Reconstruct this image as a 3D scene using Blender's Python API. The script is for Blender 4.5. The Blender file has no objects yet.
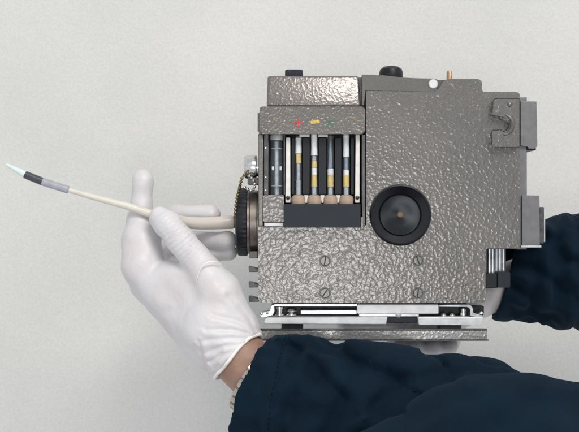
import bpy, bmesh, math, random
import numpy as np
from mathutils import Vector, Matrix
random.seed(7)
rng = np.random.RandomState(11)
sc = bpy.context.scene
col = sc.collection
R = math.radians

# ------------------------------------------------------------------ camera
# the photograph's front plane (y = 0, face of the instrument) is one metre from the lens;
# one photo pixel is one millimetre there
D = 1.0
cam_d = bpy.data.cameras.new('camera'); cam = bpy.data.objects.new('camera', cam_d); col.objects.link(cam)
cam.location = (0, -D, 0); cam.rotation_euler = (R(90), 0, 0)
cam_d.sensor_width = 36.0; cam_d.lens = 36.0 * D / 0.579
cam_d.clip_start = 0.02; cam_d.clip_end = 50
sc.camera = cam

# ------------------------------------------------------------------ light
w = bpy.data.worlds.new('World'); sc.world = w; w.use_nodes = True
w.node_tree.nodes['Background'].inputs[0].default_value = (0.92, 0.955, 1.0, 1)
w.node_tree.nodes['Background'].inputs[1].default_value = 0.66

def area(name, loc, target, size, power, color):
    l = bpy.data.lights.new(name, 'AREA'); l.shape = 'RECTANGLE'; l.size, l.size_y = size
    l.energy = power; l.color = color
    o = bpy.data.objects.new(name, l); col.objects.link(o); o.location = loc
    o.rotation_euler = (Vector(target) - Vector(loc)).to_track_quat('-Z', 'Y').to_euler()
    return o
area('window_light', (0.70, -2.0, 1.75), (0.0, 0.1, 0.0), (1.1, 0.9), 40, (1.0, 0.96, 0.90))
area('room_light', (0.07, -1.8, -0.20), (0.03, 0.0, -0.05), (0.34, 0.28), 4.0, (1.0, 0.98, 0.95))

sc.view_settings.view_transform = 'Standard'
sc.view_settings.look = 'None'
sc.view_settings.exposure = 0.19
sc.view_settings.gamma = 1.0
sc.cycles.use_denoising = True
sc.cycles.max_bounces = 8

# ------------------------------------------------------------------ helpers
def W(px, py, y=0.0):
    """point seen at photo pixel (px, py) standing y metres behind the instrument's face"""
    s = 0.001 * (D + y) / D
    return Vector(((px - 289.5) * s, y, (216 - py) * s))

def new_mat(name):
    m = bpy.data.materials.new(name); m.use_nodes = True
    return m, m.node_tree, m.node_tree.nodes['Principled BSDF']

def N(nt, typ, **kw):
    n = nt.nodes.new(typ)
    for k, v in kw.items():
        if k in n.inputs: n.inputs[k].default_value = v
        else: setattr(n, k, v)
    return n

def simple(name, color, rough=0.5, metal=0.0, bump=0.0, bscale=600, var=0.0, vscale=60, coat=0.0, spec=0.5):
    m, nt, b = new_mat(name)
    b.inputs['Base Color'].default_value = (*color, 1); b.inputs['Roughness'].default_value = rough
    b.inputs['Metallic'].default_value = metal; b.inputs['Coat Weight'].default_value = coat
    b.inputs['Specular IOR Level'].default_value = spec
    tc = N(nt, 'ShaderNodeTexCoord')
    if var > 0:
        n = N(nt, 'ShaderNodeTexNoise', Scale=vscale, Detail=4.0)
        nt.links.new(tc.outputs['Object'], n.inputs['Vector'])
        r = N(nt, 'ShaderNodeMapRange'); r.inputs[1].default_value = .3; r.inputs[2].default_value = .7
        r.inputs[3].default_value = 1 - var; r.inputs[4].default_value = 1 + var
        nt.links.new(n.outputs['Fac'], r.inputs[0])
        mx = N(nt, 'ShaderNodeVectorMath', operation='SCALE'); mx.inputs[0].default_value = color
        nt.links.new(r.outputs[0], mx.inputs['Scale']); nt.links.new(mx.outputs[0], b.inputs['Base Color'])
        r2 = N(nt, 'ShaderNodeMapRange'); r2.inputs[3].default_value = max(0, rough - .12); r2.inputs[4].default_value = min(1, rough + .12)
        nt.links.new(n.outputs['Fac'], r2.inputs[0]); nt.links.new(r2.outputs[0], b.inputs['Roughness'])
    if bump > 0:
        n2 = N(nt, 'ShaderNodeTexNoise', Scale=bscale, Detail=3.0)
        nt.links.new(tc.outputs['Object'], n2.inputs['Vector'])
        bp = N(nt, 'ShaderNodeBump', Strength=1.0, Distance=bump)
        nt.links.new(n2.outputs['Fac'], bp.inputs['Height']); nt.links.new(bp.outputs[0], b.inputs['Normal'])
    return m

def hammered(name, color, cell=0.0032, depth=0.00038, rough=0.34, metal=0.60, coat=.60, croh=.16):
    """metallic enamel: an even flake layer under a glossy coat that carries the hammer dimples"""
    m, nt, b = new_mat(name)
    tc = N(nt, 'ShaderNodeTexCoord')
    nz = N(nt, 'ShaderNodeTexNoise', Scale=.55 / cell, Detail=1.0)
    nt.links.new(tc.outputs['Object'], nz.inputs['Vector'])
    sub = N(nt, 'ShaderNodeVectorMath', operation='SUBTRACT'); sub.inputs[1].default_value = (.5, .5, .5)
    nt.links.new(nz.outputs['Color'], sub.inputs[0])
    scl = N(nt, 'ShaderNodeVectorMath', operation='SCALE'); scl.inputs['Scale'].default_value = cell * 1.5
    nt.links.new(sub.outputs[0], scl.inputs[0])
    add = N(nt, 'ShaderNodeVectorMath', operation='ADD')
    nt.links.new(tc.outputs['Object'], add.inputs[0]); nt.links.new(scl.outputs[0], add.inputs[1])
    v = N(nt, 'ShaderNodeTexVoronoi', feature='SMOOTH_F1', Scale=1.0 / cell); v.inputs['Smoothness'].default_value = .55
    nt.links.new(add.outputs[0], v.inputs['Vector'])
    ss = N(nt, 'ShaderNodeMath', operation='MULTIPLY')
    nt.links.new(v.outputs['Distance'], ss.inputs[0]); nt.links.new(v.outputs['Distance'], ss.inputs[1])
    n2 = N(nt, 'ShaderNodeTexNoise', Scale=.9 / cell, Detail=1.0)
    nt.links.new(tc.outputs['Object'], n2.inputs['Vector'])
    hs = N(nt, 'ShaderNodeMath', operation='MULTIPLY_ADD'); hs.inputs[1].default_value = 0.35
    nt.links.new(n2.outputs['Fac'], hs.inputs[0]); nt.links.new(ss.outputs[0], hs.inputs[2])
    bp = N(nt, 'ShaderNodeBump', Strength=1.0, Distance=depth)
    nt.links.new(hs.outputs[0], bp.inputs['Height']); nt.links.new(bp.outputs[0], b.inputs['Coat Normal'])
    bp2 = N(nt, 'ShaderNodeBump', Strength=1.0, Distance=depth * .7)
    nt.links.new(hs.outputs[0], bp2.inputs['Height']); nt.links.new(bp2.outputs[0], b.inputs['Normal'])
    big = N(nt, 'ShaderNodeTexNoise', Scale=16.0, Detail=4.0)
    nt.links.new(tc.outputs['Object'], big.inputs['Vector'])
    mr = N(nt, 'ShaderNodeMapRange'); mr.inputs[1].default_value = .3; mr.inputs[2].default_value = .7
    mr.inputs[3].default_value = .88; mr.inputs[4].default_value = 1.12
    nt.links.new(big.outputs['Fac'], mr.inputs[0])
    fl = N(nt, 'ShaderNodeTexNoise', Scale=1400.0, Detail=1.0)
    nt.links.new(tc.outputs['Object'], fl.inputs['Vector'])
    m2 = N(nt, 'ShaderNodeMapRange'); m2.inputs[1].default_value = .3; m2.inputs[2].default_value = .7
    m2.inputs[3].default_value = .85; m2.inputs[4].default_value = 1.15
    nt.links.new(fl.outputs['Fac'], m2.inputs[0])
    mu = N(nt, 'ShaderNodeMath', operation='MULTIPLY'); nt.links.new(m2.outputs[0], mu.inputs[0]); nt.links.new(mr.outputs[0], mu.inputs[1])
    mx = N(nt, 'ShaderNodeVectorMath', operation='SCALE'); mx.inputs[0].default_value = color
    nt.links.new(mu.outputs[0], mx.inputs['Scale']); nt.links.new(mx.outputs[0], b.inputs['Base Color'])
    b.inputs['Metallic'].default_value = metal; b.inputs['Roughness'].default_value = rough
    b.inputs['Coat Weight'].default_value = coat; b.inputs['Coat Roughness'].default_value = croh; b.inputs['Coat IOR'].default_value = 1.6
    return m

def glass(name, color=(.95, .97, 1.0), rough=0.03):
    m, nt, b = new_mat(name)
    b.inputs['Base Color'].default_value = (*color, 1); b.inputs['Transmission Weight'].default_value = 0.95
    b.inputs['Roughness'].default_value = rough; b.inputs['IOR'].default_value = 1.08; b.inputs['Coat Weight'].default_value = .7; b.inputs['Coat Roughness'].default_value = .04
    return m

M = {}
M['paint'] = hammered('hammered_grey_enamel', (0.135, 0.126, 0.119))
M['paint_fine'] = hammered('fine_hammered_enamel', (0.128, 0.118, 0.108), cell=0.0024, depth=0.00027)
M['paint_smooth'] = hammered('worn_grey_enamel', (0.130, 0.123, 0.115), cell=0.0024, depth=0.00010, coat=.4, croh=.25)
M['plate'] = hammered('light_hammered_enamel', (0.33, 0.325, 0.32), cell=0.0028, depth=0.00030)
M['side_paint'] = simple('slate_grey_enamel', (0.165, 0.165, 0.170), 0.42, metal=.35, var=.10, vscale=120, bump=.00012, bscale=420)
M['black'] = simple('black_plastic', (0.009, 0.011, 0.015), 0.42, spec=.3, var=.25, vscale=90, bump=.00006, bscale=700)
M['black_gloss'] = simple('black_bakelite', (0.008, 0.009, 0.012), 0.36, spec=.4, var=.2, vscale=80)
M['slate'] = simple('slate_plastic', (0.012, 0.016, 0.024), 0.48, spec=.3, var=.2, vscale=70, bump=.00008, bscale=500)
M['dark_in'] = simple('dark_recess_paint', (0.008, 0.013, 0.021), 0.55, spec=.3, var=.25)
M['white'] = simple('white_enamel_frame', (0.72, 0.70, 0.66), 0.45, var=.12, vscale=150)
M['silver'] = simple('bright_zinc_steel', (0.44, 0.46, 0.48), 0.30, metal=.85, var=.30, vscale=120, bump=.00006, bscale=400)
M['pale'] = simple('pale_anodised_bar', (0.58, 0.59, 0.60), 0.42, metal=.3, var=.20, vscale=100, bump=.00005, bscale=300)
M['chrome'] = simple('worn_chrome', (0.66, 0.65, 0.63), 0.16, metal=1.0, var=.15, vscale=200)
M['steel_dark'] = simple('dark_steel', (0.10, 0.10, 0.10), 0.40, metal=.9, var=.3, vscale=150)
M['brown_ring'] = simple('brown_grey_metal', (0.20, 0.17, 0.15), 0.36, metal=.7, var=.35, vscale=120, bump=.0001, bscale=300)
M['band'] = simple('brushed_band_steel', (0.50, 0.46, 0.40), 0.22, metal=1.0, var=.08, vscale=80)
M['pin'] = simple('brown_pin', (0.16, 0.11, 0.07), 0.5, metal=.4, var=.3, vscale=300)
M['chain'] = simple('tarnished_brass', (0.22, 0.17, 0.10), 0.35, metal=.9, var=.3, vscale=300)
M['copper'] = simple('dull_copper', (0.42, 0.28, 0.17), 0.40, metal=.6, var=.3, vscale=300)
M['tan'] = simple('tan_rubber', (0.43, 0.32, 0.24), 0.65, var=.12, vscale=200, bump=.0001)
M['red'] = simple('red_marking_paint', (0.55, 0.035, 0.05), 0.5, var=.35, vscale=500)
M['yellow'] = simple('yellow_marking_paint', (0.62, 0.42, 0.08), 0.5, var=.35, vscale=500)
M['green'] = simple('green_marking_paint', (0.07, 0.15, 0.105), 0.5, var=.45, vscale=500)
M['ochre'] = simple('faded_ochre_paint', (0.24, 0.19, 0.10), 0.5, var=.45, vscale=500)
M['fill_w'] = simple('white_reagent', (0.86, 0.87, 0.86), 0.5, var=.10, vscale=400)
M['fill_y'] = simple('yellow_reagent', (0.74, 0.55, 0.16), 0.6, var=.15, vscale=400)
M['fill_c'] = simple('pale_grey_reagent', (0.42, 0.47, 0.51), 0.5, var=.2, vscale=400)
M['fill_b'] = simple('blue_grey_reagent', (0.20, 0.26, 0.34), 0.4, var=.2, vscale=400)
M['glass'] = glass('clear_glass')
M['disc'] = simple('turned_blue_steel', (0.045, 0.062, 0.088), 0.30, metal=.8)

# turned disc: concentric machining relief
m, nt, b = new_mat('turned_disc')
b.inputs['Base Color'].default_value = (0.030, 0.034, 0.038, 1); b.inputs['Metallic'].default_value = .9; b.inputs['Roughness'].default_value = .34
b.inputs['Anisotropic'].default_value = .85
tg = N(nt, 'ShaderNodeTangent', direction_type='RADIAL', axis='Y'); nt.links.new(tg.outputs[0], b.inputs['Tangent'])
M['disc'] = m

# ------------------------------------------------------------------ mesh building
def finish(name, bm, mat, root=None, parent=None, smooth=True, angle=35):
    me = bpy.data.meshes.new(name)
    bmesh.ops.recalc_face_normals(bm, faces=bm.faces)
    bm.to_mesh(me); bm.free()
    return link(name, me, mat, root, parent, smooth, angle)

def link(name, me, mat, root=None, parent=None, smooth=True, angle=35):
    if smooth:
        me.polygons.foreach_set('use_smooth', [True] * len(me.polygons))
        try: me.set_sharp_from_angle(angle=R(angle))
        except Exception: pass
    me.materials.append(mat)
    o = bpy.data.objects.new(name, me); col.objects.link(o)
    if root is not None:
        me.transform(Matrix.Translation(-root.location))
        o.parent = parent or root
    return o

def thing(name, loc, label, cat, group=None):
    o = bpy.data.objects.new(name, None); col.objects.link(o); o.location = loc
    o.empty_display_size = .02
    o['label'] = label; o['category'] = cat
    if group: o['group'] = group
    return o

def prism_bm(pts, yf, yb, bevel=0.0, seg=3, bm=None, ftop=None, bevel_back=False):
    """outline in photo pixels, standing at depth yf and extruded straight back to yb (world metres)"""
    bm = bm or bmesh.new()
    fv = []
    for p in pts:
        v = W(p[0], p[1], yf); fv.append(bm.verts.new(v))
    bv = [bm.verts.new((v.co.x, yb, v.co.z)) for v in fv]
    n = len(pts)
    f = bm.faces.new(fv); g = bm.faces.new(list(reversed(bv)))
    sides = [bm.faces.new((fv[i], bv[i], bv[(i + 1) % n], fv[(i + 1) % n])) for i in range(n)]
    if bevel > 0:
        ed = list(f.edges)
        if bevel_back: ed += list(g.edges)
        bmesh.ops.bevel(bm, geom=ed, offset=bevel, segments=seg, profile=.5, affect='EDGES', clamp_overlap=True)
    return bm

def rounded(pts, radii, seg=5):
    """round the corners of a pixel polygon"""
    out = []
    n = len(pts)
    for i, p in enumerate(pts):
        r = radii[i] if isinstance(radii, (list, tuple)) else radii
        if r <= 0: out.append(p); continue
        a = Vector(pts[i - 1]); b_ = Vector(p); c = Vector(pts[(i + 1) % n])
        u = (a - b_); v = (c - b_)
        rr = min(r, u.length * .45, v.length * .45)
        u = u.normalized() * rr; v = v.normalized() * rr
        for k in range(seg + 1):
            t = k / seg
            q = (b_ + u) * (1 - t) ** 2 + b_ * 2 * t * (1 - t) + (b_ + v) * t ** 2
            out.append((q.x, q.y))
    return out

def rect(x0, y0, x1, y1, r=0.0, seg=4):
    p = [(x0, y0), (x1, y0), (x1, y1), (x0, y1)]
    return rounded(p, r, seg) if r > 0 else p

def slab(name, pts, yf, yb, mat, root, parent=None, bevel=.0008, seg=3):
    o = finish(name, prism_bm(pts, yf, yb, bevel, seg), mat, root, parent)
    for p in o.data.polygons:
        if max(abs(c) for c in p.normal) > .9995: p.use_smooth = False
    return o

def lathe_bm(center, axis, prof, seg=48, bm=None, closed=True):
    """prof: list of (radius, distance along axis) in metres"""
    bm = bm or bmesh.new()
    ax = Vector(axis).normalized(); u = ax.orthogonal().normalized(); v = ax.cross(u)
    c = Vector(center); rings = []
    for r, t in prof:
        if r < 1e-7: rings.append([bm.verts.new(c + ax * t)])
        else: rings.append([bm.verts.new(c + ax * t + (u * math.cos(2 * math.pi * k / seg) + v * math.sin(2 * math.pi * k / seg)) * r) for k in range(seg)])
    for a, b_ in zip(rings[:-1], rings[1:]):
        for k in range(seg):
            k2 = (k + 1) % seg
            if len(a) == 1 and len(b_) == 1: continue
            if len(a) == 1: bm.faces.new((a[0], b_[k], b_[k2]))
            elif len(b_) == 1: bm.faces.new((a[k], a[k2], b_[0]))
            else: bm.faces.new((a[k], a[k2], b_[k2], b_[k]))
    return bm

def lathe(name, center, axis, prof, mat, root, parent=None, seg=48, angle=35):
    return finish(name, lathe_bm(center, axis, prof, seg), mat, root, parent, angle=angle)

def catmull(P, n=10):
    P = [np.array(p, float) for p in P]
    Q = [2 * P[0] - P[1]] + P + [2 * P[-1] - P[-2]]
    out = []
    for i in range(1, len(Q) - 2):
        for k in range(n):
            t = k / n
            a, b_, c, d = Q[i - 1], Q[i], Q[i + 1], Q[i + 2]
            out.append(.5 * (2 * b_ + (c - a) * t + (2 * a - 5 * b_ + 4 * c - d) * t * t + (3 * b_ - a - 3 * c + d) * t ** 3))
    out.append(P[-1])
    return out

def sweep_bm(pts, radii, seg=14, bm=None, cap=True):
    bm = bm or bmesh.new()
    P = [Vector(p) for p in pts]; rings = []
    prev = None
    for i, p in enumerate(P):
        t = (P[min(i + 1, len(P) - 1)] - P[max(i - 1, 0)]).normalized()
        if prev is None: u = t.orthogonal().normalized()
        else: u = (prev - t * prev.dot(t)).normalized()
        prev = u; v = t.cross(u)
        r = radii[i] if hasattr(radii, '__len__') else radii
        rings.append([bm.verts.new(p + (u * math.cos(2 * math.pi * k / seg) + v * math.sin(2 * math.pi * k / seg)) * r) for k in range(seg)])
    for a, b_ in zip(rings[:-1], rings[1:]):
        for k in range(seg): bm.faces.new((a[k], a[(k + 1) % seg], b_[(k + 1) % seg], b_[k]))
    if cap: bm.faces.new(rings[0][::-1]); bm.faces.new(rings[-1])
    return bm

# ---- distance-field modelling for gloves, wrist and sleeves (all in metres, world space)
_lat = rng.rand(32, 32, 32).astype(np.float32)
def vnoise(x, y, z):
    xi = np.floor(x).astype(int); yi = np.floor(y).astype(int); zi = np.floor(z).astype(int)
    fx = x - xi; fy = y - yi; fz = z - zi
    fx = fx * fx * (3 - 2 * fx); fy = fy * fy * (3 - 2 * fy); fz = fz * fz * (3 - 2 * fz)
    def L(a, b_, c): return _lat[(xi + a) & 31, (yi + b_) & 31, (zi + c) & 31]
    def mix(a, b_, t): return a + (b_ - a) * t
    return mix(mix(mix(L(0,0,0), L(1,0,0), fx), mix(L(0,1,0), L(1,1,0), fx), fy),
               mix(mix(L(0,0,1), L(1,0,1), fx), mix(L(0,1,1), L(1,1,1), fx), fy), fz) * 2 - 1

def cone_sdf(X, Y, Z, a, b_, ra, rb):
    ab = b_ - a; L2 = float(ab.dot(ab)) + 1e-12
    t = np.clip(((X - a.x) * ab.x + (Y - a.y) * ab.y + (Z - a.z) * ab.z) / L2, 0, 1)
    return np.sqrt((X - a.x - ab.x * t) ** 2 + (Y - a.y - ab.y * t) ** 2 + (Z - a.z - ab.z * t) ** 2) - (ra + (rb - ra) * t)

def smin(a, b_, k):
    h = np.clip(.5 + .5 * (b_ - a) / k, 0, 1)
    return b_ + (a - b_) * h - k * h * (1 - h)

def grid(lo, hi, h):
    ax = [np.arange(lo[i], hi[i] + h, h, dtype=np.float32) for i in range(3)]
    return np.meshgrid(*ax, indexing='ij')

def surface_nets(F, lo, h):
    nx, ny, nz = F.shape
    S = F < 0
    C = (nx - 1, ny - 1, nz - 1)
    cnt = np.zeros(C, np.float32); acc = np.zeros(C + (3,), np.float32)
    corners = [(i, j, k) for i in (0, 1) for j in (0, 1) for k in (0, 1)]
    def sl(A, c): return A[c[0]:c[0] + C[0], c[1]:c[1] + C[1], c[2]:c[2] + C[2]]
    for a in corners:
        for ax in range(3):
            if a[ax] == 1: continue
            b_ = list(a); b_[ax] = 1; b_ = tuple(b_)
            fa, fb = sl(F, a), sl(F, b_)
            cr = sl(S, a) != sl(S, b_)
            t = np.where(cr, fa / np.where(np.abs(fa - fb) < 1e-12, 1e-12, fa - fb), 0)
            cnt += cr
            for d in range(3):
                acc[..., d] += np.where(cr, a[d] + (t if d == ax else 0), 0)
    mask = cnt > 0
    idx = -np.ones(C, np.int64); idx[mask] = np.arange(mask.sum())
    ijk = np.argwhere(mask)
    V = (ijk + acc[mask] / cnt[mask][:, None]) * h + np.array(lo)
    faces = []
    for ax in range(3):
        o1, o2 = [d for d in range(3) if d != ax]
        A = [slice(None)] * 3; B = [slice(None)] * 3
        A[ax] = slice(0, -1); B[ax] = slice(1, None)
        e = S[tuple(A)] != S[tuple(B)]
        pts = np.argwhere(e)
        ok = (pts[:, o1] > 0) & (pts[:, o2] > 0) & (pts[:, o1] < C[o1]) & (pts[:, o2] < C[o2])
        pts = pts[ok]
        def cell(d1, d2):
            q = pts.copy(); q[:, o1] -= d1; q[:, o2] -= d2
            return idx[q[:, 0], q[:, 1], q[:, 2]]
        quad = np.stack([cell(1, 1), cell(0, 1), cell(0, 0), cell(1, 0)], 1)
        ins = S[pts[:, 0], pts[:, 1], pts[:, 2]]
        flip = ins if ax != 1 else ~ins
        quad[~flip] = quad[~flip][:, ::-1]
        faces.append(quad)
    return V, np.concatenate(faces)

def sdf_mesh(name, fn, lo, hi, h):
    X, Y, Z = grid(lo, hi, h)
    F = fn(X, Y, Z).astype(np.float32)
    for ax in range(3):                       # close the surface where it meets the grid's edge
        for e in (0, -1):
            sl_ = [slice(None)] * 3; sl_[ax] = e; F[tuple(sl_)] = np.maximum(F[tuple(sl_)], .001)
    V, Q = surface_nets(F, lo, h)
    me = bpy.data.meshes.new(name)
    me.from_pydata(V.tolist(), [], Q.tolist()); me.update()
    return me

def bounds(points, pad):
    P = np.array([list(p) for p in points])
    return P.min(0) - pad, P.max(0) + pad

# ------------------------------------------------------------------ wall
m, nt, b = new_mat('pale_plaster')
tc = N(nt, 'ShaderNodeTexCoord')
n1 = N(nt, 'ShaderNodeTexNoise', Scale=5.0, Detail=4.0); nt.links.new(tc.outputs['Object'], n1.inputs['Vector'])
cr = N(nt, 'ShaderNodeValToRGB'); nt.links.new(n1.outputs['Fac'], cr.inputs[0])
cr.color_ramp.elements[0].position = .3; cr.color_ramp.elements[0].color = (0.60, 0.595, 0.572, 1)
cr.color_ramp.elements[1].position = .7; cr.color_ramp.elements[1].color = (0.66, 0.65, 0.625, 1)
n3 = N(nt, 'ShaderNodeTexNoise', Scale=330.0, Detail=3.0); nt.links.new(tc.outputs['Object'], n3.inputs['Vector'])
mr = N(nt, 'ShaderNodeMapRange'); mr.inputs[1].default_value = .3; mr.inputs[2].default_value = .7; mr.inputs[3].default_value = .95; mr.inputs[4].default_value = 1.04
nt.links.new(n3.outputs['Fac'], mr.inputs[0])
mx = N(nt, 'ShaderNodeVectorMath', operation='SCALE'); nt.links.new(cr.outputs[0], mx.inputs[0]); nt.links.new(mr.outputs[0], mx.inputs['Scale'])
nt.links.new(mx.outputs[0], b.inputs['Base Color']); b.inputs['Roughness'].default_value = .8
b.inputs['Specular IOR Level'].default_value = .25
n2 = N(nt, 'ShaderNodeTexNoise', Scale=260.0, Detail=5.0); nt.links.new(tc.outputs['Object'], n2.inputs['Vector'])
n4 = N(nt, 'ShaderNodeTexNoise', Scale=40.0, Detail=2.0); nt.links.new(tc.outputs['Object'], n4.inputs['Vector'])
ma = N(nt, 'ShaderNodeMath', operation='MULTIPLY_ADD'); ma.inputs[1].default_value = 2.0
nt.links.new(n4.outputs['Fac'], ma.inputs[0]); nt.links.new(n2.outputs['Fac'], ma.inputs[2])
bp = N(nt, 'ShaderNodeBump', Strength=.6, Distance=.0009); nt.links.new(ma.outputs[0], bp.inputs['Height']); nt.links.new(bp.outputs[0], b.inputs['Normal'])
M['plaster'] = m
WALL = 0.34
bm = bmesh.new()
for x, z in ((-2.5, -1.5), (2.5, -1.5), (2.5, 2.0), (-2.5, 2.0)): bm.verts.new((x, WALL, z))
bm.faces.new(bm.verts)
wall = finish('wall', bm, M['plaster'], smooth=False)
for p in wall.data.polygons:
    if p.normal.y > 0: wall.data.flip_normals()
wall['kind'] = 'structure'

# ------------------------------------------------------------------ the instrument
dev = thing('gas_detector', W(372, 341, .04), 'grey hammered metal gas detector case with round black port, held in front of wall', 'gas detector')

case_pts = [(258, 226.5), (258, 303), (485.5, 303), (485.5, 248.5), (520, 248.5), (520, 92), (482, 92), (482, 79), (446, 79), (437.5, 90.8), (366, 90.8), (366, 226.5)]
case_r = [0.5, 6, 4, 1, 2, 4, 2, 5, 4, 2, 1, 1]
housing = slab('front_case', rounded(case_pts, case_r, 5), 0, .030, M['paint'], dev, bevel=.0022, seg=4)
rear_pts = [(270, 80), (270, 110), (259, 110), (259, 301), (484, 301), (484, 247), (518, 247), (518, 94), (480, 94), (480, 80)]
slab('rear_case', rounded(rear_pts, 4, 4), .0303, .100, M['paint_smooth'], dev, bevel=.0015)
slab('side_wall', rect(258.3, 134, 263.2, 226.2), .001, .0302, M['paint_smooth'], dev, bevel=.0008)
slab('recess_back', rect(263.4, 134, 365.5, 226.2), .0290, .0300, M['dark_in'], dev, bevel=0)
slab('recess_edge', rect(361.8, 134.5, 365.6, 226), .003, .0288, M['steel_dark'], dev, bevel=.0006)
# head band with colour marks
head = slab('head_band', rect(259.5, 106.5, 365.2, 134, 3), -.004, .0288, M['paint_fine'], dev, bevel=.0018, seg=3)
def flat_mark(pts_list, mat, yf=-.0044):
    bm = bmesh.new()
    for pts in pts_list: prism_bm(pts, yf, yf + .00035, 0, bm=bm)
    return finish('painted_mark', bm, mat, dev, head, smooth=False)
def arm(cx, cy, a, L, wd):
    c, s = math.cos(a), math.sin(a)
    return [(cx + c * u - s * v, cy + s * u + c * v) for u, v in ((-L, -wd), (L, -wd), (L, wd), (-L, wd))]
flat_mark([arm(298.3, 123, R(4), 4.9, .75), arm(298.5, 120.3, R(94), 1.9, .75), arm(298.1, 125.7, R(94), 1.9, .75)], M['red'])
flat_mark([[(298.3, 120.6), (300.7, 123), (298.3, 125.4), (295.9, 123)]], M['red'], -.0045)
flat_mark([rounded([(310.6, 120.8), (319.6, 119.9), (319.8, 123.2), (310.8, 124.0)], 1.0, 3)], M['yellow'])
flat_mark([arm(330.2, 122.6, R(48), 5.2, .9)], M['green'])
flat_mark([arm(332.3, 120.3, R(-48), 1.9, .9), arm(328.0, 125.0, R(-48), 1.9, .9)], M['green'], -.0045)
flat_mark([arm(353.5, 118.6, R(35), 3.0, .9)], M['ochre'])
flat_mark([arm(274.5, 120.0, R(12), 2.8, .8)], M['ochre'])

# top cover with a backward-leaning face
bm = bmesh.new()
lo_ = [W(x, y, .000) for x, y in ((266.5, 106.4), (361, 106.4))]
hi_ = [W(x, y, .0075) for x, y in ((267.5, 75.6), (359, 75.6))]
v = [bm.verts.new(p) for p in (lo_[0], lo_[1], hi_[1], hi_[0])]
vb = [bm.verts.new((p.co.x, .06, p.co.z)) for p in v]
f = bm.faces.new(v); bm.faces.new(vb[::-1])
for i in range(4): bm.faces.new((v[i], vb[i], vb[(i + 1) % 4], v[(i + 1) % 4]))
bm.edges.ensure_lookup_table()
bmesh.ops.bevel(bm, geom=[e for e in bm.edges if not (e.verts[0].co.y > .05 and e.verts[1].co.y > .05)], offset=.0026, segments=4, profile=.5, affect='EDGES')
M['paint_cap'] = hammered('cover_hammered_enamel', (0.165, 0.146, 0.138), cell=0.0026, depth=0.00038, rough=.36)
cover = finish('top_cover', bm, M['paint_cap'], dev)
slab('cover_cheek', rect(357.4, 77.4, 361.6, 105.8, 1), .0085, .058, M['paint_smooth'], dev, cover, bevel=.0006)
# top strip with its screw
strip = slab('top_strip', rounded([(361.8, 74.4), (384, 75.4), (404, 77.6), (437.5, 78.6), (438, 88), (435, 91.6), (364.5, 89.6), (364.5, 105.5), (361.8, 105.5)], [1, 0, 1, 2, 3, 1, 1, 0, 0], 3), -.0005, .0068, M['paint_smooth'], dev, bevel=.0007)
lathe('screw_head', W(433, 84, -.0006), (0, -1, 0), [(0, 0), (.0047, 0), (.0047, .0012), (.0040, .0019), (0, .0022)], M['pale'], dev, strip, 28)
slab('stop_block', rect(285, 69.5, 303, 78, 2), .020, .036, M['slate'], dev, bevel=.0012)
lathe('knob', W(391, 75.2, .030) + Vector((0, 0, -.002)), (0, 0, 1), [(0, 0), (.0122, 0), (.0122, .0045), (.0112, .0078), (.0080, .0103), (.004, .0112), (0, .0114)], M['black'], dev, None, 32)
lathe('locating_pin', W(449.4, 82, .010), (0, 0, 1), [(0, 0), (.0029, 0), (.0029, .0095), (.0021, .0112), (0, .0115)], M['copper'], dev, None, 20)

# round black port
pc = W(400.5, 215, -.0045)
port = lathe('port_ring', pc, (0, -1, 0), [(.0300, -.0044), (.0300, .0018), (.0296, .0028), (.0288, .0032), (.0283, .0026), (.0275, .0020), (.0215, -.0026), (.0203, -.0034), (.0198, -.0042)], M['black_gloss'], dev, None, 72, 40)
lathe('port_rim', pc, (0, -1, 0), [(.0306, -.0055), (.0306, .0009), (.0301, .0013)], M['steel_dark'], dev, port, 72)
d_ = finish('port_disc', lathe_bm(Vector((0, 0, 0)), (0, -1, 0), [(.0199, -.0014), (.0190, -.0016), (.0110, -.0019), (.0045, -.0022), (.0030, -.0024), (0, -.0024)], 72), M['disc'])
d_.location = pc + Vector((0, .0005, 0)) - dev.location; d_.parent = port
lathe('port_pin', pc, (0, -1, 0), [(.0034, -.0044), (.0033, -.0022), (.0022, -.0012), (0, -.0010)], M['pin'], dev, port, 20)

# painted slotted screws
for (x, y, a) in ((325, 261, 100), (325, 293, 125), (418, 260.5, 70), (418, 293, 95)):
    c = W(x, y, 0)
    bm = lathe_bm(c, (0, -1, 0), [(.0047, -.002), (.0047, .0006), (.0042, .0012), (0, .0013)], 28)
    s_ = finish('case_screw', bm, M['paint_smooth'], dev)
    slot = bmesh.new()
    p4 = arm(x, y, R(a), 4.0, .55)
    prism_bm(p4, -.00145, -.0002, 0, bm=slot)
    finish('screw_slot', slot, M['black'], dev, s_, smooth=False)
    lathe('screw_recess', c, (0, -1, 0), [(.0060, -.001), (.0060, .00025), (.0048, .00025), (.0046, -.001)], M['steel_dark'], dev, s_, 28)

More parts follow.
